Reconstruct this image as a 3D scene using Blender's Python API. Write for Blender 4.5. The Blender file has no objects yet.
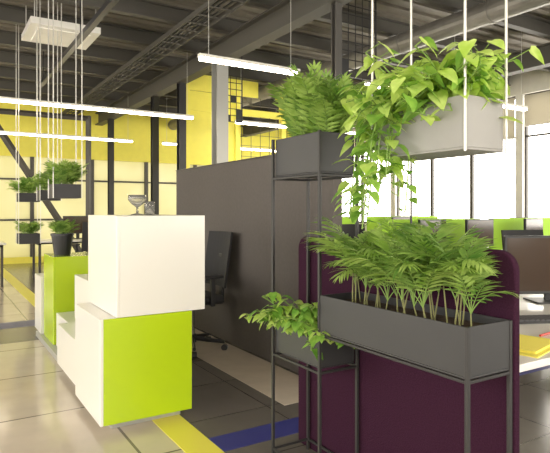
import bpy, math, random
from mathutils import Vector, Matrix
random.seed(7)
scn = bpy.context.scene
COL = scn.collection

# ---------------------------------------------------------------- materials
def mat(name, col, rough=0.5, metal=0.0, noise=0.0, nscale=8.0, emit=None, estr=0.0, spec=0.5, bump=0.0, coat=0.0):
    m = bpy.data.materials.new(name); m.use_nodes = True
    nt = m.node_tree; b = nt.nodes['Principled BSDF']
    b.inputs['Base Color'].default_value = (*col, 1)
    b.inputs['Roughness'].default_value = rough
    b.inputs['Metallic'].default_value = metal
    b.inputs['Specular IOR Level'].default_value = spec
    b.inputs['Coat Weight'].default_value = coat
    b.inputs['Coat Roughness'].default_value = 0.08
    if noise > 0 or bump > 0:
        tc = nt.nodes.new('ShaderNodeTexCoord')
        n = nt.nodes.new('ShaderNodeTexNoise'); n.inputs['Scale'].default_value = nscale
        n.inputs['Detail'].default_value = 4
        nt.links.new(tc.outputs['Object'], n.inputs['Vector'])
        if noise > 0:
            r = nt.nodes.new('ShaderNodeValToRGB')
            r.color_ramp.elements[0].position = 0.3; r.color_ramp.elements[1].position = 0.7
            r.color_ramp.elements[0].color = (*[c*(1-noise) for c in col], 1)
            r.color_ramp.elements[1].color = (*[min(1, c*(1+noise)) for c in col], 1)
            nt.links.new(n.outputs['Fac'], r.inputs['Fac'])
            nt.links.new(r.outputs['Color'], b.inputs['Base Color'])
        if bump > 0:
            bp = nt.nodes.new('ShaderNodeBump'); bp.inputs['Strength'].default_value = bump
            bp.inputs['Distance'].default_value = 0.01
            nt.links.new(n.outputs['Fac'], bp.inputs['Height'])
            nt.links.new(bp.outputs['Normal'], b.inputs['Normal'])
    if emit:
        b.inputs['Emission Color'].default_value = (*emit, 1)
        b.inputs['Emission Strength'].default_value = estr
    return m

def leafmat(name, c1, c2, trans=0.45, scale=14):
    m = bpy.data.materials.new(name); m.use_nodes = True
    nt = m.node_tree; nt.nodes.clear()
    o = nt.nodes.new('ShaderNodeOutputMaterial')
    tc = nt.nodes.new('ShaderNodeTexCoord')
    n = nt.nodes.new('ShaderNodeTexNoise'); n.inputs['Scale'].default_value = scale
    r = nt.nodes.new('ShaderNodeValToRGB')
    r.color_ramp.elements[0].position = 0.35; r.color_ramp.elements[1].position = 0.65
    r.color_ramp.elements[0].color = (*c1, 1); r.color_ramp.elements[1].color = (*c2, 1)
    d = nt.nodes.new('ShaderNodeBsdfPrincipled'); d.inputs['Roughness'].default_value = 0.4
    t = nt.nodes.new('ShaderNodeBsdfTranslucent')
    mx = nt.nodes.new('ShaderNodeMixShader'); mx.inputs[0].default_value = trans
    L = nt.links.new
    L(tc.outputs['Object'], n.inputs['Vector']); L(n.outputs['Fac'], r.inputs['Fac'])
    L(r.outputs['Color'], d.inputs['Base Color']); L(r.outputs['Color'], t.inputs['Color'])
    L(d.outputs[0], mx.inputs[1]); L(t.outputs[0], mx.inputs[2]); L(mx.outputs[0], o.inputs['Surface'])
    return m

def tilemat(name, c1, c2, grout, size, rough, mortar=0.008):
    m = bpy.data.materials.new(name); m.use_nodes = True
    nt = m.node_tree; b = nt.nodes['Principled BSDF']
    tc = nt.nodes.new('ShaderNodeTexCoord')
    br = nt.nodes.new('ShaderNodeTexBrick')
    br.offset = 0.0; br.squash = 1.0
    br.inputs['Scale'].default_value = 1.0
    br.inputs['Brick Width'].default_value = size; br.inputs['Row Height'].default_value = size
    br.inputs['Mortar Size'].default_value = mortar; br.inputs['Mortar Smooth'].default_value = 0.1
    br.inputs['Color1'].default_value = (*c1, 1); br.inputs['Color2'].default_value = (*c2, 1)
    br.inputs['Mortar'].default_value = (*grout, 1)
    n = nt.nodes.new('ShaderNodeTexNoise'); n.inputs['Scale'].default_value = 5; n.inputs['Detail'].default_value = 6
    mx = nt.nodes.new('ShaderNodeMixRGB'); mx.blend_type = 'MULTIPLY'; mx.inputs[0].default_value = 0.25
    L = nt.links.new
    L(tc.outputs['Object'], br.inputs['Vector']); L(tc.outputs['Object'], n.inputs['Vector'])
    L(br.outputs['Color'], mx.inputs[1]); L(n.outputs['Fac'], mx.inputs[2]); L(mx.outputs[0], b.inputs['Base Color'])
    b.inputs['Roughness'].default_value = rough
    return m

WHITE = mat('white_laminate', (0.78, 0.765, 0.73), 0.3, coat=.3)
WHITE2 = mat('white_painted', (0.80, 0.78, 0.72), 0.5, noise=0.04)
LIME = mat('lime_laminate', (0.45, 0.62, 0.010), 0.25, coat=.4)
GREY = mat('grey_plinth', (0.42, 0.42, 0.40), 0.4, metal=0.3)
PART = mat('partition_fabric', (0.105, 0.093, 0.087), 0.85, noise=0.06, nscale=40)
PURP = mat('purple_fabric', (0.036, 0.011, 0.026), 0.95, noise=0.25, nscale=180, bump=0.3, spec=.1)
STEEL = mat('charcoal_steel', (0.034, 0.033, 0.034), 0.5, metal=0.2)
BOXM = mat('charcoal_planter_paint', (0.034, 0.034, 0.037), 0.5, noise=0.05)
BOXL = mat('grey_planter_paint', (0.27, 0.265, 0.26), 0.5, noise=0.05)
SOIL = mat('soil', (0.06, 0.035, 0.02), 0.95, noise=0.5, nscale=60, bump=1.0)
ROD = mat('pale_steel_rod', (0.62, 0.61, 0.58), 0.35, metal=0.3)
BLK = mat('black_plastic', (0.018, 0.018, 0.02), 0.4)
BLKM = mat('black_mesh_fabric', (0.025, 0.025, 0.028), 0.8)
DSTEEL = mat('dark_painted_steel', (0.075, 0.07, 0.065), 0.5)
CEIL = mat('ceiling_deck_paint', (0.21, 0.19, 0.155), 0.7, noise=0.1, nscale=3)
JOIST = mat('joist_paint', (0.085, 0.08, 0.070), 0.6)
DUCT = mat('galvanised_duct', (0.26, 0.25, 0.23), 0.45, metal=0.5, noise=0.1)
YEL = mat('yellow_paint', (0.90, 0.82, 0.12), 0.5, noise=0.03)
YSTR = mat('yellow_floor_vinyl', (0.85, 0.78, 0.10), 0.35)
BLUE = mat('blue_floor_vinyl', (0.035, 0.04, 0.22), 0.4)
BLUEG = mat('blue_grey_carpet', (0.17, 0.17, 0.25), 0.5, noise=0.1)
GRNS = mat('green_screen_fabric', (0.38, 0.66, 0.04), 0.7)
CHROME = mat('brushed_metal', (0.6, 0.6, 0.6), 0.25, metal=1.0)
TUBE = mat('led_tube', (1, 1, 1), 0.5, emit=(1.0, 0.86, 0.66), estr=18)
FROST = leafmat('frosted_glass_panel', (0.58, 0.56, 0.38), (0.62, 0.60, 0.44), 0.5, 1.2)
BLIND = leafmat('roller_blind', (0.50, 0.47, 0.40), (0.52, 0.49, 0.42), 0.5, 1.0)
SCREEN = mat('monitor_screen', (0.05, 0.03, 0.02), 0.15)
KEY = mat('key_caps', (0.09, 0.09, 0.10), 0.5)
PAPERY = mat('yellow_paper', (0.9, 0.8, 0.12), 0.7)
PAPER = mat('white_paper', (0.85, 0.85, 0.83), 0.7)
RED = mat('red_pen_plastic', (0.6, 0.05, 0.03), 0.4)
BEIGE = mat('beige_floor_tile', (0.64, 0.56, 0.46), 0.22, noise=0.05)
TFLOOR = tilemat('beige_tile_floor', (0.69, 0.60, 0.49), (0.61, 0.53, 0.43), (0.22, 0.19, 0.16), 0.9, 0.13)
TDARK = tilemat('grey_floor_tiles', (0.19, 0.17, 0.15), (0.15, 0.136, 0.122), (0.07, 0.062, 0.055), 0.6, 0.2, 0.005)
LPALM = leafmat('palm_leaf', (0.11, 0.25, 0.04), (0.32, 0.47, 0.12), 0.45)
LPALM2 = leafmat('bright_palm_leaf', (0.26, 0.43, 0.07), (0.48, 0.65, 0.19), 0.5)
LPOTH = leafmat('pothos_leaf', (0.40, 0.61, 0.08), (0.70, 0.85, 0.28), 0.5)
LPOTH2 = leafmat('pothos_leaf_dark', (0.14, 0.33, 0.04), (0.36, 0.58, 0.11), 0.4)
STEM = mat('green_stem', (0.20, 0.32, 0.07), 0.6)
STEMB = mat('brown_cane', (0.20, 0.20, 0.08), 0.7)
GLASS = mat('clear_glass', (0.95, 0.95, 0.93), 0.03)
GLASS.node_tree.nodes['Principled BSDF'].inputs['Transmission Weight'].default_value = 0.9

# ---------------------------------------------------------------- mesh builder
class MB:
    def __init__(s): s.v=[]; s.f=[]; s.m=[]; s.mats=[]
    def mi(s, m):
        if m not in s.mats: s.mats.append(m)
        return s.mats.index(m)
    def add(s, vs, fs, m):
        o=len(s.v); s.v += [tuple(v) for v in vs]; k=s.mi(m)
        for f in fs: s.f.append([i+o for i in f]); s.m.append(k)
    def box(s, x0,x1,y0,y1,z0,z1,m):
        vs=[(x0,y0,z0),(x1,y0,z0),(x1,y1,z0),(x0,y1,z0),(x0,y0,z1),(x1,y0,z1),(x1,y1,z1),(x0,y1,z1)]
        s.add(vs,[(0,3,2,1),(4,5,6,7),(0,1,5,4),(1,2,6,5),(2,3,7,6),(3,0,4,7)],m)
    def tube(s,p,q,r,m,n=8,r2=None,caps=True):
        p=Vector(p);q=Vector(q);d=(q-p)
        if d.length<1e-6: return
        d.normalize(); r2=r if r2 is None else r2
        a=d.orthogonal().normalized(); b=d.cross(a)
        vs=[]
        off = math.pi/4 if n==4 else 0
        for c,rr in ((p,r),(q,r2)):
            for i in range(n):
                t=2*math.pi*i/n+off; vs.append(c+a*math.cos(t)*rr+b*math.sin(t)*rr)
        fs=[(i,(i+1)%n,n+(i+1)%n,n+i) for i in range(n)]
        if caps: fs += [tuple(range(n-1,-1,-1)), tuple(range(n,2*n))]
        s.add(vs,fs,m)
    def bar(s,p,q,w,m):   # axis aligned square bar
        h=w/2
        lo=[min(a,b)-h for a,b in zip(p,q)]; hi=[max(a,b)+h for a,b in zip(p,q)]
        s.box(lo[0],hi[0],lo[1],hi[1],lo[2],hi[2],m)
    def lathe(s,prof,c,m,n=24):
        vs=[];fs=[]
        for (r,z) in prof:
            for i in range(n):
                t=2*math.pi*i/n; vs.append((c[0]+r*math.cos(t),c[1]+r*math.sin(t),c[2]+z))
        for j in range(len(prof)-1):
            for i in range(n):
                fs.append((j*n+i,j*n+(i+1)%n,(j+1)*n+(i+1)%n,(j+1)*n+i))
        s.add(vs,fs,m)
    def clamp(s, fn): s.v=[fn(v) for v in s.v]
    def obj(s,name,parent=None,bevel=0,smooth=False,loc=None,rot=None,seg=2):
        me=bpy.data.meshes.new(name); me.from_pydata(s.v,[],s.f)
        for m in s.mats: me.materials.append(m)
        for p,k in zip(me.polygons,s.m): p.material_index=k; p.use_smooth=smooth
        me.update()
        o=bpy.data.objects.new(name,me); COL.objects.link(o)
        if loc: o.location=loc
        if rot is not None: o.rotation_euler=(0,0,rot)
        if parent: o.parent=parent
        if bevel:
            b=o.modifiers.new('bevel','BEVEL'); b.width=bevel; b.segments=seg; b.limit_method='ANGLE'
        return o

def empty(name,loc=(0,0,0),rot=0):
    e=bpy.data.objects.new(name,None); e.location=loc; e.rotation_euler=(0,0,rot); COL.objects.link(e); return e

# ---------------------------------------------------------------- leaves
def leaf(b, base, d, nrm, L, W, m, kind='lance', curl=0.15):
    d=Vector(d).normalized(); nrm=Vector(nrm); side=d.cross(nrm)
    if side.length<1e-4: side=d.orthogonal()
    side.normalize(); up=side.cross(d).normalized()
    base=Vector(base)
    if kind=='lance':
        prof=[(0,0),(0.3,0.5),(0.65,0.38),(1,0)]
    else:
        prof=[(0,0),(-0.06,0.28),(0.12,0.5),(0.4,0.46),(0.72,0.24),(1,0)]
    vs=[];fs=[]
    for i,(t,w) in enumerate(prof):
        z=-curl*L*t*t
        c=base+d*(max(t,0)*L)+up*z
        e=base+d*(t*L)+up*(z+0.12*w*W)
        vs.append(c); vs.append(e+side*w*W); vs.append(e-side*w*W)
    n=len(prof)
    for i in range(n-1):
        a=3*i;c=3*(i+1)
        if i==0:
            fs+= [(a,c+1,c),(a,c,c+2)]
        elif i==n-2:
            fs+= [(a,a+1,c),(a,c,a+2)]
        else:
            fs+= [(a,a+1,c+1,c),(a,c,c+2,a+2)]
    b.add(vs,fs,m)

def frond(b, base, az, L, lean, droop, m, n=12, leafl=0.4, leafw=0.09, stem=STEM, start=0.3):
    p=Vector(base); h=Vector((math.cos(az),math.sin(az),0))
    ang=lean; step=L/n
    for i in range(n):
        t=(i+1)/n
        d=(h*math.sin(ang)+Vector((0,0,1))*math.cos(ang)).normalized()
        q=p+d*step
        b.tube(p,q,0.0020*(1.2-t*0.8),stem,4,caps=False)
        if t>start:
            tt=(t-start)/(1-start)
            ll=L*leafl*(0.55+0.9*math.sin(math.pi*min(1,tt*0.8+0.12)))*0.8
            side=d.cross(Vector((0,0,1)))
            if side.length<1e-3: side=Vector((-h.y,h.x,0))
            side.normalize()
            upn=side.cross(d).normalized()
            if upn.z<0: upn=-upn
            for sg in (-1,1):
                ld=d*(0.6+0.5*tt)+side*sg*(0.85-0.25*tt)+Vector((0,0,-0.15+random.uniform(-.15,.15)))
                leaf(b,q,ld,upn,ll*random.uniform(.8,1.1),ll*leafw*2,m,'lance',0.22)
            if i==n-1: leaf(b,q,d,upn,ll,ll*leafw*2,m,'lance',0.2)
        p=q; ang+=droop/n*(0.5+t)
    return p

def palms(b, x0,x1,y0,y1,z, count, Lr, m, ms=None, n=12, leafl=.4, leafw=.09, lean=(0.1,0.9), droop=(0.6,1.3), canes=True, nfr=(3,5), start=.3, cane=(.04,.13)):
    ms = ms or [m]
    for k in range(count):
        x=random.uniform(x0,x1); y=random.uniform(y0,y1)
        nf=random.randint(*nfr); ch=random.uniform(*cane) if canes else 0.0
        a0=random.uniform(0,6.28)
        tx=x+random.uniform(-.02,.02); ty=y+random.uniform(-.02,.02)
        if canes: b.tube((x,y,z-0.01),(tx,ty,z+ch),0.0035,STEMB,6,r2=.0025)
        else: tx,ty=x,y
        for j in range(nf):
            frond(b,(tx,ty,z+ch),a0+j*6.28/nf+random.uniform(-.5,.5),random.uniform(*Lr),random.uniform(*lean),random.uniform(*droop),random.choice(ms),n,leafl,leafw,start=start)

def vine(b, base, az, up0, L, droop, n, lsize, ms, wob=0.3):
    p=Vector(base); el=up0; st=L/n
    for i in range(n):
        az+=random.uniform(-wob,wob); el=max(-1.45,el-droop/n*random.uniform(.6,1.4))
        d=Vector((math.cos(az)*math.cos(el),math.sin(az)*math.cos(el),math.sin(el)))
        q=p+d*st; b.tube(p,q,0.0028,STEM,5,caps=False)
        for kk in range(1 if random.random()<.6 else 2):
            la=random.uniform(0,6.28)
            pet=Vector((math.cos(la),math.sin(la),random.uniform(0.1,0.9))).normalized()
            e=q+pet*lsize*random.uniform(.3,.8)
            b.tube(q,e,0.0016,STEM,4,caps=False)
            ld=Vector((pet.x,pet.y,random.uniform(-.8,.1)))
            s=lsize*random.uniform(.65,1.2)
            leaf(b,e,ld,(random.uniform(-.3,.3),random.uniform(-.3,.3),1),s,s*0.72,random.choice(ms),'heart',.25)
        p=q

# ---------------------------------------------------------------- planter
def planter_shell(x0,x1,y0,y1,z0,z1,mt,t=0.008,soil=0.03):
    b=MB()
    b.box(x0,x1,y0,y1,z0,z0+t,mt)
    b.box(x0,x0+t,y0,y1,z0+t,z1,mt); b.box(x1-t,x1,y0,y1,z0+t,z1,mt)
    b.box(x0+t,x1-t,y0,y0+t,z0+t,z1,mt); b.box(x0+t,x1-t,y1-t,y1,z0+t,z1,mt)
    b.box(x0+t,x1-t,y0+t,y1-t,z0+t,z1-soil,SOIL)
    return b

# ================================================================ ROOM
XR=9.5; YB=14.0; XL=-5.0; YF=-4.0; H=3.9
f=MB(); f.box(XL,XR,YF,YB,-0.1,0,TFLOOR); floor=f.obj('floor')
f=MB(); f.box(1.27,XR,YF,YB,0.0,0.003,TDARK); f.obj('grey_tile_field',floor)
f=MB()
f.box(1.10,1.27,YF,YB,0.0,0.004,YSTR); f.obj('yellow_stripe',floor)
f=MB(); f.box(1.27,2.33,2.55,2.74,0.003,0.005,BLUE); f.box(2.33,4.5,2.55,2.74,0.003,0.005,BLUE); f.obj('blue_stripe',floor)
f=MB(); f.box(1.90,2.33,2.95,5.9,0.003,0.005,BEIGE); f.obj('beige_inlay',floor)
f=MB(); f.box(-3,1.10,6.4,6.75,0.0,0.004,BLUEG); f.box(-3,1.10,5.7,6.4,0.0,0.003,TDARK); f.obj('blue_grey_inlay',floor)

c=MB(); c.box(XL,XR,YF,YB,H,H+0.1,CEIL)
y=YF+0.1
while y<YB-0.1:          # corrugated deck ribs
    c.box(XL,XR,y,y+0.09,H-0.04,H,CEIL); y+=0.24
ceil=c.obj('ceiling')
j=MB(); y=-3.2
while y<YB-0.2:
    j.box(XL,XR,y-0.05,y+0.05,3.66,3.675,JOIST); j.box(XL,XR,y-0.008,y+0.008,3.675,3.84,JOIST); j.box(XL,XR,y-0.05,y+0.05,3.84,3.856,JOIST)
    y+=1.1
j.obj('ceiling_joists',ceil)
g=MB()
for X in (-2.0,3.5,7.6):
    g.box(X-0.09,X+0.09,YF,YB,3.36,3.385,JOIST); g.box(X-0.012,X+0.012,YF,YB,3.385,3.64,JOIST); g.box(X-0.09,X+0.09,YF,YB,3.64,3.66,JOIST)
g.obj('ceiling_girder',ceil)
g=MB()
for X,r in ((5.4,.13),(-.6,.13)):
    g.tube((X,YF+.1,3.51),(X,YB-.1,3.51),r,DUCT,20)
    y=YF+1
    while y<YB: g.tube((X,y,3.51),(X,y+.04,3.51),r+.01,DUCT,20); y+=1.4
g.obj('air_duct',ceil)
g=MB()
for X in (2.6,2.9): g.box(X-.012,X+.012,YF+.1,YB-.1,3.52,3.58,JOIST)
y=YF+.3
while y<YB-.2: g.box(2.6,2.9,y,y+.02,3.52,3.535,JOIST); y+=.3
for X in (2.66,2.72,2.80): g.tube((X,YF+.2,3.545),(X,YB-.2,3.545),.014,BLK,6)
g.obj('cable_tray',ceil)
g=MB(); g.box(3.7,5.2,8.985,9.015,3.36,3.655,YEL); g.box(5.6,6.8,8.985,9.015,3.36,3.655,YEL); g.obj('yellow_bulkhead',ceil)

# walls
def framed_wall(name, axis, c0, c1, a0, a1, wins, mt, h=H, zsill=0.9, zhead=3.3):
    b=MB()
    def bx(s,e,z0,z1,m=mt):
        if axis=='x': b.box(c0,c1,s,e,z0,z1,m)
        else: b.box(s,e,c0,c1,z0,z1,m)
    bx(a0,a1,0,zsill); bx(a0,a1,zhead,h)
    cur=a0
    for (s,e) in wins:
        bx(cur,s,zsill,zhead); cur=e
    bx(cur,a1,zsill,zhead)
    return b.obj(name)
def window(name, axis, c, s, e, z0, z1, nm=3, mt=DSTEEL, blind=0.0, parent=None):
    b=MB(); w=0.035
    def bx(a,bb,za,zb,m=mt,th=0.03):
        if axis=='x': b.box(c-th,c+th,a,bb,za,zb,m)
        else: b.box(a,bb,c-th,c+th,za,zb,m)
    bx(s,e,z0,z0+w*1.5); bx(s,e,z1-w*1.5,z1); 
    for i in range(nm+1):
        p=s+(e-s)*i/nm
        bx(max(s,p-w),min(e,p+w),z0+w*1.5,z1-w*1.5)
    bx(s,e,z0+(z1-z0)*.68,z0+(z1-z0)*.68+w)
    if blind>0 and axis=='x':
        b.box(c-.075,c-.073,s+.03,e-.03,z1-blind,z1-.03,BLIND)
        b.box(c-.085,c-.065,s+.03,e-.03,z1-blind-.02,z1-blind,WHITE2)
    b.obj(name)
wr=[(-3.2,-0.4),(-0.25,3.0),(3.15,6.4),(6.55,9.8),(9.95,13.4)]
framed_wall('wall_right','x',XR,XR+0.2,YF,YB,wr,WHITE2,zhead=3.45)
k=1
for i,(s,e) in enumerate(wr): window('window_%d'%k,'x',XR+0.1,s,e,0.9,3.45,3,DSTEEL,blind=(.7,.9,.6,.8,.6)[i]); k+=1
wl=[(-3.2,-0.2),(0.6,3.6),(4.4,7.4),(8.2,11.2)]
framed_wall('wall_left','x',XL-0.2,XL,YF,YB,wl,WHITE2,zsill=0.4,zhead=3.5)
for s,e in wl: window('window_%d'%k,'x',XL-0.1,s,e,0.4,3.5,2,DSTEEL); k+=1
wf=[(-4.2,-1.2),(-0.4,2.6),(3.4,6.4),(6.8,9.2)]
framed_wall('wall_front','y',YF-0.2,YF,XL,XR,wf,WHITE2,zsill=0.8,zhead=3.3)
for s,e in wf: window('window_%d'%k,'y',YF-0.1,s,e,0.8,3.3,2,DSTEEL); k+=1
framed_wall('wall_back','y',YB,YB+0.2,XL,XR,[(XL+.1,XR-.1)],YEL,zsill=0.15,zhead=2.5)
b=MB()
x=XL+0.1
while x<XR-1.4:
    b.box(x,x+1.3,YB+0.05,YB+0.055,0.15,2.5,FROST)
    b.box(x+1.3,x+1.38,YB-0.03,YB+0.09,0.15,2.5,DSTEEL)
    x+=1.38
b.box(x,XR-.1,YB+0.05,YB+0.055,0.15,2.5,FROST)
b.box(XL+.1,XR-.1,YB+.02,YB+.08,1.0,1.04,DSTEEL)
b.box(XL+.1,XR-.1,YB+.02,YB+.08,1.95,1.99,DSTEEL)
b.obj('window_back')

# steel columns & brace
def icol(X,Y,b,m=DSTEEL,z1=3.36,w=.07):
    b.box(X-w,X+w,Y-w,Y-w+.014,0,z1,m); b.box(X-w,X+w,Y+w-.014,Y+w,0,z1,m); b.box(X-.006,X+.006,Y-w+.014,Y+w-.014,0,z1,m)
    b.box(X-w-.03,X+w+.03,Y-w-.03,Y+w+.03,0,0.02,m)
for (X,Y) in ((3.5,12.9),(3.5,9.9),(3.5,8.6)):
    q=MB(); icol(X,Y,q,BLK,w=.06); q.obj('steel_column')
q=MB(); icol(3.5,7.15,q,GREY,w=.09); q.obj('steel_column')
q=MB(); icol(3.5,4.45,q,w=.04); q.obj('steel_column')
q=MB(); q.tube((0.9,12.5,3.27),(2.9,12.5,0.03),0.07,DSTEEL,4); q.tube((2.9,12.5,0),(2.9,12.5,3.33),0.06,DSTEEL,4); q.tube((0.9,12.5,3.27),(2.9,12.5,3.27),0.06,DSTEEL,4)
q.obj('diagonal_brace')

# yellow screen room
q=MB()
for X in (3.75,4.75,5.75,6.75): q.box(X-.05,X+.05,8.95,9.05,0,3.35,YEL)
q.box(3.75,6.75,8.96,9.04,3.0,3.12,YEL); q.box(3.75,6.75,8.96,9.04,2.05,2.1,YEL)
q.box(3.8,6.7,8.98,9.02,0.0,1.1,WHITE2)
q.box(3.8,4.7,8.985,9.015,2.1,3.35,YEL)
x=4.85
while x<6.7:
    q.box(x-.003,x+.003,8.99,9.0,1.1,3.35,DSTEEL); x+=.2
z=1.25
while z<3.3:
    q.box(4.8,6.7,8.99,9.0,z-.003,z+.003,DSTEEL); z+=.2
q.obj('yellow_mesh_screen')
def wiregrid(x0,x1,y,z0,z1,st=0.1,top=3.86):
    q=MB(); n=int(round((x1-x0)/st))
    for i in range(n+1):
        x=x0+(x1-x0)*i/n; q.tube((x,y,z0),(x,y,z1),.006,BLK,5)
    n=int(round((z1-z0)/st))
    for i in range(n+1):
        z=z0+(z1-z0)*i/n; q.tube((x0,y+.006,z),(x1,y+.006,z),.006,BLK,5)
    for x in (x0,x1): q.tube((x,y,z0),(x,y,top),.010,BLK,6)
    for _ in range(4):
        i=random.randint(0,2);jj=random.randint(0,4)
        q.box(x0+i*st,x0+(i+1)*st,y-.01,y+.01,z0+jj*st,z0+(jj+1)*st,BLK)
    q.obj('hanging_wire_grid')
wiregrid(3.66,4.26,4.7,2.70,3.6)
wiregrid(3.75,4.05,7.5,2.6,3.3)

# ================================================================ PARTITION
p=MB(); p.box(2.33,2.41,3.0,5.88,0.02,1.69,PART); p.box(2.325,2.415,2.99,5.89,1.69,1.70,DSTEEL)
p.box(2.35,2.39,3.1,3.2,0,.02,DSTEEL); p.box(2.35,2.39,5.6,5.7,0,.02,DSTEEL)
p.obj('partition_panel',bevel=0.004)

# ================================================================ RECEPTION COUNTER
rc=empty('reception_counter')
def pb(name,x0,x1,y0,y1,z0,z1,m,fm=None,face=None):
    b=MB(); b.box(x0,x1,y0,y1,z0,z1,m)
    if fm:
        b.box(x0+.018,x1,y0-.012,y0,z0,z1,fm)
        b.box(x0,x0+.018,y0-.012,y0,z0,z1,m)
    return b.obj(name,rc,bevel=0.003)
pb('plinth',.86,1.28,3.16,5.9,0,.05,GREY)
pb('lime_box',.78,1.325,3.10,3.72,.05,.642,WHITE,LIME)
pb('white_upper_box',.87,1.41,3.10,3.76,.644,1.217,WHITE,WHITE)
pb('low_white_box',.82,1.32,3.76,4.56,.05,.36,WHITE)
pb('mid_white_box',.98,1.42,3.86,4.70,.364,.72,WHITE)
pb('low_white_box_far',.92,1.40,4.60,5.16,.05,.34,WHITE)
pb('lime_box_far',.90,1.44,5.20,5.68,.05,.83,LIME,LIME)
pb('white_box_far',.88,1.40,5.72,6.10,.05,.60,WHITE)
pb('worktop',1.42,1.58,3.86,5.6,.71,.74,WHITE)
b=MB(); b.lathe([(0.0,0),(.042,0),(.045,.004),(.008,.012),(.007,.05),(.035,.07),(.06,.10),(.058,.13),(.055,.13),(.057,.10),(.03,.073),(0,.062)],(1.12,3.5,1.217),GLASS); b.obj('glass_vase',smooth=True)
b=MB(); b.lathe([(0.0,0),(.03,0),(.034,.06),(.034,.09),(.031,.09),(.030,.01),(0,.008)],(1.22,3.55,1.217),GLASS); b.obj('glass_tumbler',smooth=True)

# hanging planters over the reception counter
def hang_planter(cx,cy,z0,z1,w,name,low=None):
    e=empty(name)
    h=w/2
    planter_shell(cx-h,cx+h,cy-h,cy+h,z0,z1,BOXM).obj('planter_box',e)
    b=MB()
    for sx in (-1,1):
        for sy in (-1,1):
            b.tube((cx+sx*(h+.006),cy+sy*(h+.006),(low if low else z0)),(cx+sx*(h+.006),cy+sy*(h+.006),H-.04),.005,ROD,6)
    b.obj('suspension_rods',e)
    b=MB(); palms(b,cx-h*.7,cx+h*.7,cy-h*.7,cy+h*.7,z1-.03,18,(.13,.26),LPALM,[LPALM,LPALM2],8,.38,.14,(0.0,.7),(.3,1.3),False)
    b.obj('foliage',e)
    if low:
        planter_shell(cx-h,cx+h,cy-h,cy+h,low,low+.14,BOXM).obj('lower_planter_box',e)
        b=MB(); palms(b,cx-h*.7,cx+h*.7,cy-h*.7,cy+h*.7,low+.11,14,(.12,.22),LPALM,[LPALM,LPALM2],8,.38,.14,(0,.7),(.3,1.2),False); b.obj('lower_foliage',e)
hang_planter(1.05,5.45,1.36,1.49,.24,'hanging_planter')
hang_planter(1.10,8.2,1.36,1.48,.26,'hanging_planter.001',low=.79)
hang_planter(1.15,6.9,1.36,1.48,.22,'hanging_planter.002')
def pot_plant(cx,cy,z0,name,h=.20,r=.10,count=12,L=(.08,.18)):
    e=empty(name)
    b=MB(); b.lathe([(0,0),(r*.72,0),(r,h),(r*1.04,h),(r*1.04,h-.02),(r*.93,h-.02),(0,h-.03)],(cx,cy,z0),BLK); b.obj('pot',e,smooth=False)
    b=MB(); palms(b,cx-r*.5,cx+r*.5,cy-r*.5,cy+r*.5,z0+h-.03,count,L,LPALM,[LPALM,LPALM2],8,.38,.14,(0.0,.6),(.3,1.1),False); b.obj('foliage',e)
pot_plant(1.02,5.42,.832,'potted_palm')

# ================================================================ PLANT STAND (foreground)
ps=empty('plant_stand')
b=MB(); w=.014
X0,X1=1.443,1.657
TY0,TY1=1.955,2.345; WY0=1.165
for X in (X0,X1):
    for Y in (TY0,TY1): b.bar((X,Y,w/2),(X,Y,1.595),w,STEEL)
    b.bar((X,WY0,w/2),(X,WY0,.870),w,STEEL)
for z in (w/2+.05,.53,.705,1.405):
    for X in (X0,X1): b.bar((X,TY0,z),(X,TY1,z),w*.8,STEEL)
    for Y in (TY0,TY1): b.bar((X0,Y,z),(X1,Y,z),w*.8,STEEL)
for z in (w/2+.05,.700):
    for X in (X0,X1): b.bar((X,WY0,z),(X,TY0,z),w*.8,STEEL)
    b.bar((X0,WY0,z),(X1,WY0,z),w*.8,STEEL)
b.obj('steel_frame',ps,bevel=0.0015,seg=1)
t=.009
planter_shell(X0+t,X1-t,TY0+t,TY1-t,1.413,1.60,BOXM).obj('tall_planter_box',ps,bevel=.002)
planter_shell(X0+t,X1-t,TY0+t,TY1-t,.545,.70,BOXM).obj('low_planter_box',ps,bevel=.002)
planter_shell(X0-.006,X1+.004,WY0-.004,TY0-.012,.709,.877,BOXM).obj('long_planter_box',ps,bevel=.002)
def keep(v):    # foliage rests against the privacy screen instead of passing through it
    x,y,z=v
    if z<1.125 and x>1.664: x=1.664-min(.02,(x-1.664)*.1)
    return (x,y,z)
b=MB(); palms(b,1.48,1.63,1.97,2.24,1.57,48,(.15,.33),LPALM2,[LPALM2,LPALM2,LPALM],12,.25,.13,(0.0,.5),(.2,1.3),False,start=.15); b.obj('parlour_palm_foliage',ps)
b=MB(); palms(b,1.49,1.60,1.22,1.87,.85,28,(.16,.30),LPALM,[LPALM,LPALM,LPALM2],13,.35,.075,(0.05,.6),(.5,1.7),True,(4,6),cane=(.04,.15)); b.clamp(keep); b.obj('bamboo_palm_foliage',ps)
b=MB()
for i in range(48):
    vine(b,(random.uniform(1.47,1.62),random.uniform(1.99,2.30),.675),random.uniform(1.6,4.9),random.uniform(.8,1.5),random.uniform(.12,.25),random.uniform(.7,2.0),7,.052,[LPOTH2,LPOTH2,LPOTH])
b.clamp(keep)
b.obj('trailing_foliage',ps)

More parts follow.
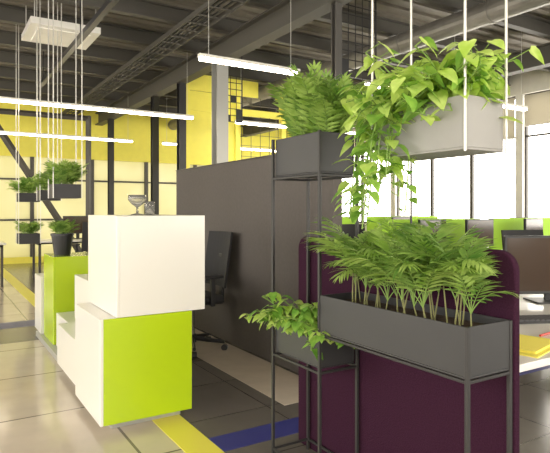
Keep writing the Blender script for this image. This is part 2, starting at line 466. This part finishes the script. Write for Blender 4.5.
# hanging planter with pothos: suspended above the stand, tied to it by a rod
HX0,HX1,HY0,HY1=1.45,1.66,1.18,1.62
planter_shell(HX0+.006,HX1-.006,HY0+.006,HY1-.006,1.447,1.625,BOXL).obj('suspended_planter_box',ps,bevel=.002)
b=MB()
for X in (HX0,HX1):
    for Y in (HY0,HY1):
        b.tube((X,Y,1.44),(X,Y,H-.04),.0045,ROD,8)
b.tube((HX1,HY1,.86),(HX1,HY1,1.44),.0045,STEEL,8)
b.obj('suspension_rods',ps)
b=MB()
for i in range(84):
    az=random.uniform(0,6.28)
    vine(b,(random.uniform(1.48,1.62),random.uniform(1.28,1.58),1.60),az,random.uniform(.7,1.5),random.uniform(.14,.30),random.uniform(.6,1.9),6,.078,[LPOTH,LPOTH,LPOTH,LPOTH2])
for i in range(18):
    vine(b,(random.uniform(1.50,1.62),random.uniform(1.22,1.35),1.60),random.uniform(0,6.28),random.uniform(1.1,1.55),random.uniform(.10,.20),random.uniform(.4,1.0),5,.062,[LPOTH,LPOTH,LPOTH2])
for i in range(12):
    vine(b,(random.uniform(1.46,1.62),random.uniform(1.46,1.60),1.61),random.uniform(1.6,3.2),random.uniform(.2,.6),random.uniform(.30,.52),4.5,9,.065,[LPOTH,LPOTH2],.2)
for i in range(3):
    vine(b,(random.uniform(1.46,1.50),random.uniform(1.38,1.5),1.61),random.uniform(2.6,3.4),.2,random.uniform(.25,.33),4.5,8,.065,[LPOTH,LPOTH2],.2)
b.obj('pothos_foliage',ps)

# ================================================================ PURPLE SCREEN
def rounded_panel(name, x0,x1,y0,y1,z0,z1,r,m,parent=None):
    pts=[(y0,z0),(y1,z0)]
    for i in range(9): a=i/8*math.pi/2; pts.append((y1-r+r*math.cos(a),z1-r+r*math.sin(a)))
    for i in range(9): a=math.pi/2+i/8*math.pi/2; pts.append((y0+r+r*math.cos(a),z1-r+r*math.sin(a)))
    b=MB(); n=len(pts)
    vs=[(x0,*p) for p in pts]+[(x1,*p) for p in pts]
    fs=[tuple(range(n-1,-1,-1)),tuple(range(n,2*n))]+[(i,(i+1)%n,n+(i+1)%n,n+i) for i in range(n)]
    b.add(vs,fs,m); return b.obj(name,parent,bevel=.006)
rounded_panel('purple_privacy_screen',1.672,1.702,1.155,2.46,0.0,1.11,.07,PURP)

# ================================================================ DESKS
def desk(name,x0,x1,y0,y1,z=.71,legs=DSTEEL):
    e=empty(name)
    b=MB(); b.box(x0,x1,y0,y1,z-.028,z,WHITE); b.obj('top',e,bevel=.003)
    b=MB()
    for X in (x0+.06,x1-.06):
        for Y in (y0+.06,y1-.06): b.bar((X,Y,.02),(X,Y,z-.05),.04,legs)
        b.bar((X,y0+.06,z-.05),(X,y1-.06,z-.05),.04,legs)
    b.bar((x0+.06,(y0+y1)/2,z-.06),(x1-.06,(y0+y1)/2,z-.06),.03,legs)
    b.obj('frame',e)
    return e
def monitor(loc,rot,w=.56,h=.33,name='computer_monitor',lift=.05):
    e=empty(name,loc,rot)
    b=MB(); zc=.05+h/2+lift
    b.box(-w/2,w/2,-.012,.02,zc-h/2,zc+h/2,BLK); b.box(-w*.3,w*.3,.02,.045,zc-h*.3,zc+h*.3,BLK); b.obj('housing',e,bevel=.004)
    b=MB(); b.box(-w/2+.014,w/2-.014,-.0135,-.012,zc-h/2+.018,zc+h/2-.014,SCREEN); b.obj('screen',e)
    b=MB(); b.box(-.03,.03,.03,.05,.008,zc,BLK); b.box(-.12,.12,-.06,.12,0,.01,BLK); b.obj('stand',e,bevel=.002)
def keyboard(loc,rot):
    b=MB(); b.box(-.21,.21,-.065,.065,0,.012,BLK)
    for i in range(15):
        for jx in range(5):
            b.box(-.2+i*.0268,-.2+i*.0268+.022,-.058+jx*.0238,-.058+jx*.0238+.019,.012,.018,KEY)
    b.obj('keyboard',None,loc=loc,rot=rot)
def chair(loc,rot,name='office_chair',scale=1):
    e=empty(name,loc,rot)
    b=MB(); b.box(-.24,.24,-.22,.25,.43,.50,BLKM); b.obj('seat',e,bevel=.03,seg=4)
    b=MB(); n=8
    for i in range(n):
        a0=-.23+.46*i/n; a1=a0+.46/n
        y0=-.27+ (a0/.23)**2*.04; y1=-.27+(a1/.23)**2*.04
        vs=[]
        for (xx,yy) in ((a0,y0),(a1,y1)):
            for zz,dy in ((.56,.02),(.72,0.0),(1.05,-.05)):
                vs.append((xx,yy+dy,zz)); vs.append((xx,yy+dy-.02,zz))
        fs=[(0,2,8,6),(2,4,10,8),(1,7,9,3),(3,9,11,5),(4,5,11,10),(0,6,7,1)]
        if i==0: fs+=[(0,1,3,2),(2,3,5,4)]
        if i==n-1: fs+=[(6,8,9,7),(8,10,11,9)]
        b.add(vs,fs,BLKM)
    b.obj('backrest',e)
    b=MB(); b.box(-.035,.035,-.31,-.285,.40,.85,BLK); b.box(-.035,.035,-.29,0,.39,.42,BLK)
    for s in (-1,1):
        b.box(s*.27-.02,s*.27+.02,-.10,-.06,.44,.66,BLK); b.box(s*.27-.035,s*.27+.035,-.17,.12,.66,.685,BLK); b.box(min(s*.2,s*.29),max(s*.2,s*.29),-.10,-.06,.42,.45,BLK)
    b.obj('arms_and_spine',e,bevel=.006)
    b=MB(); b.tube((0,0,.10),(0,0,.43),.028,CHROME,12); b.tube((0,0,.07),(0,0,.14),.045,BLK,12)
    for i in range(5):
        a=i*math.tau/5+.3; c_,s_=math.cos(a),math.sin(a)
        b.tube((0,0,.11),(c_*.30,s_*.30,.075),.024,BLK,8,r2=.015)
        b.tube((c_*.30-s_*.02,s_*.30+c_*.02,.028),(c_*.30+s_*.02,s_*.30-c_*.02,.028),.028,BLK,12)
    b.obj('base',e)
desk('office_desk',1.71,3.9,1.18,2.3)
monitor((3.08,1.88,.71),math.radians(-30),w=.58,h=.34,lift=.0)
keyboard((2.42,1.64,.71),math.radians(-25))
b=MB(); b.box(-.14,.14,-.10,.10,0,.004,PAPERY); b.box(-.10,.16,-.08,.10,.004,.012,PAPERY); b.obj('yellow_notepad',None,loc=(1.98,1.33,.71),rot=.25)
b=MB(); b.box(-.105,.105,-.15,.15,0,.006,PAPER); b.box(-.10,.10,-.14,.15,.006,.010,PAPER); b.obj('paper_stack',None,loc=(2.95,1.38,.71),rot=-.2)
b=MB(); b.tube((-.07,0,.006),(.06,0,.006),.005,RED,8); b.tube((.06,0,.006),(.075,0,.006),.005,BLK,8,r2=.001); b.obj('red_pen',None,loc=(2.26,1.40,.71),rot=.1)
chair((1.96,4.58,0),math.radians(90))
chair((4.9,3.1,0),math.radians(160),'office_chair.001')

# desk rows across the open office
k=1
for (x0,y0) in ((4.3,3.9),(4.3,6.3),(6.2,3.9),(6.2,6.3),(6.0,1.2)):
    desk('office_desk.%03d'%k,x0,x0+1.7,y0,y0+1.5)
    b=MB(); b.box(x0,x0+1.7,y0+.74,y0+.77,.72,1.14,GRNS); b.obj('green_desk_screen'+('' if k==1 else '.%03d'%(k-1)),bevel=.004)
    monitor((x0+.5,y0+.45,.71),0.2,name='computer_monitor.%03d'%(2*k)); monitor((x0+1.25,y0+1.1,.71),math.pi-.1,name='computer_monitor.%03d'%(2*k+1))
    k+=1
monitor((5.55,4.3,.71),0.1,name='computer_monitor.030')
for i,(x,y,r) in enumerate(((5.0,5.75,3.1),(6.9,5.7,2.9),(7.0,3.5,.2),(4.9,8.2,3.3))):
    chair((x,y,0),r,'office_chair.%03d'%(i+2))
for i,(x0,y0) in enumerate(((-.6,9.9),(1.5,10.2),(-2.6,9.9))):
    desk('office_desk.%03d'%(k+i),x0,x0+1.6,y0,y0+.8)
    chair((x0+.8,y0-.45,0),0.1,'office_chair.%03d'%(10+i))
    monitor((x0+.8,y0+.5,.71),0.1,name='computer_monitor.%03d'%(20+i))

# ================================================================ LIGHTS
def tube_light(x0,x1,y,name,z=2.7):
    e=empty(name)
    b=MB(); b.box(x0,x1,y-.03,y+.03,z,z+.03,WHITE2); b.obj('housing',e)
    b=MB(); b.box(x0+.01,x1-.01,y-.027,y+.027,z-.03,z-.001,TUBE); b.obj('diffuser',e)
    b=MB(); n=max(2,int((x1-x0)/1.3)+1)
    for i in range(n):
        x=x0+.1+(x1-x0-.2)*i/(n-1); b.tube((x,y,z+.03),(x,y,3.88),.003,ROD,5)
    b.obj('suspension_wires',e)
n=0
for (a,c_,y) in ((2.13,3.27,4.8),(-1.5,3.45,8.0),(-2.5,3.55,11.4),(4.2,7.2,4.8),(4.2,7.2,8.0),(4.2,7.2,11.4),(-2.5,3.0,0.4),(4.2,7.2,1.2),(-2.5,3.4,-2.0),(-4.5,-2.2,4.8)):
    tube_light(a,c_,y,'pendant_tube_light'+('' if n==0 else '.%03d'%n)); n+=1
b=MB(); b.box(1.39,1.45,2.0,9.3,3.18,3.24,BLK)
for y in (2.5,4.5,6.5,9.0): b.tube((1.42,y,3.24),(1.42,y,3.88),.006,BLK,6)
b.obj('suspended_track')
b=MB(); b.box(.95,1.75,6.9,7.7,3.42,3.50,WHITE); b.box(1.05,1.65,7.0,7.6,3.405,3.42,WHITE2)
for X in (1.0,1.7):
    for Y in (6.95,7.65): b.tube((X,Y,3.5),(X,Y,3.88),.008,ROD,6)
b.obj('ceiling_air_unit',bevel=.01)

# world
w_=bpy.data.worlds.new('world'); scn.world=w_; w_.use_nodes=True
bg=w_.node_tree.nodes['Background']; bg.inputs[0].default_value=(1.0,.945,.84,1); bg.inputs[1].default_value=5.6
def portal(loc,rot,sx,sy):
    l=bpy.data.lights.new('window_daylight','AREA'); l.shape='RECTANGLE'; l.size=sx; l.size_y=sy; l.cycles.is_portal=True
    o=bpy.data.objects.new('window_daylight',l); o.location=loc; o.rotation_euler=rot; COL.objects.link(o)
portal((XR+.25,5,2.2),(0,math.radians(90),0),2.6,17)
portal((XL-.25,4,2.0),(0,math.radians(-90),0),3.1,15)
portal((2.5,YF-.25,2.05),(math.radians(90),0,0),14,2.6)
portal((2.2,YB+.25,1.3),(math.radians(-90),0,0),14.4,2.4)

# ================================================================ CAMERA
cd=bpy.data.cameras.new('camera'); cam=bpy.data.objects.new('camera',cd); COL.objects.link(cam)
cd.sensor_fit='HORIZONTAL'; cd.sensor_width=36; cd.lens=36.0
cd.shift_y=-16.5/550
cam.location=(0,0,1.25); cam.rotation_euler=(math.radians(90),0,math.radians(-31.8))
cd.clip_start=.05
scn.camera=cam
scn.view_settings.view_transform='Standard'
scn.view_settings.exposure=0.42
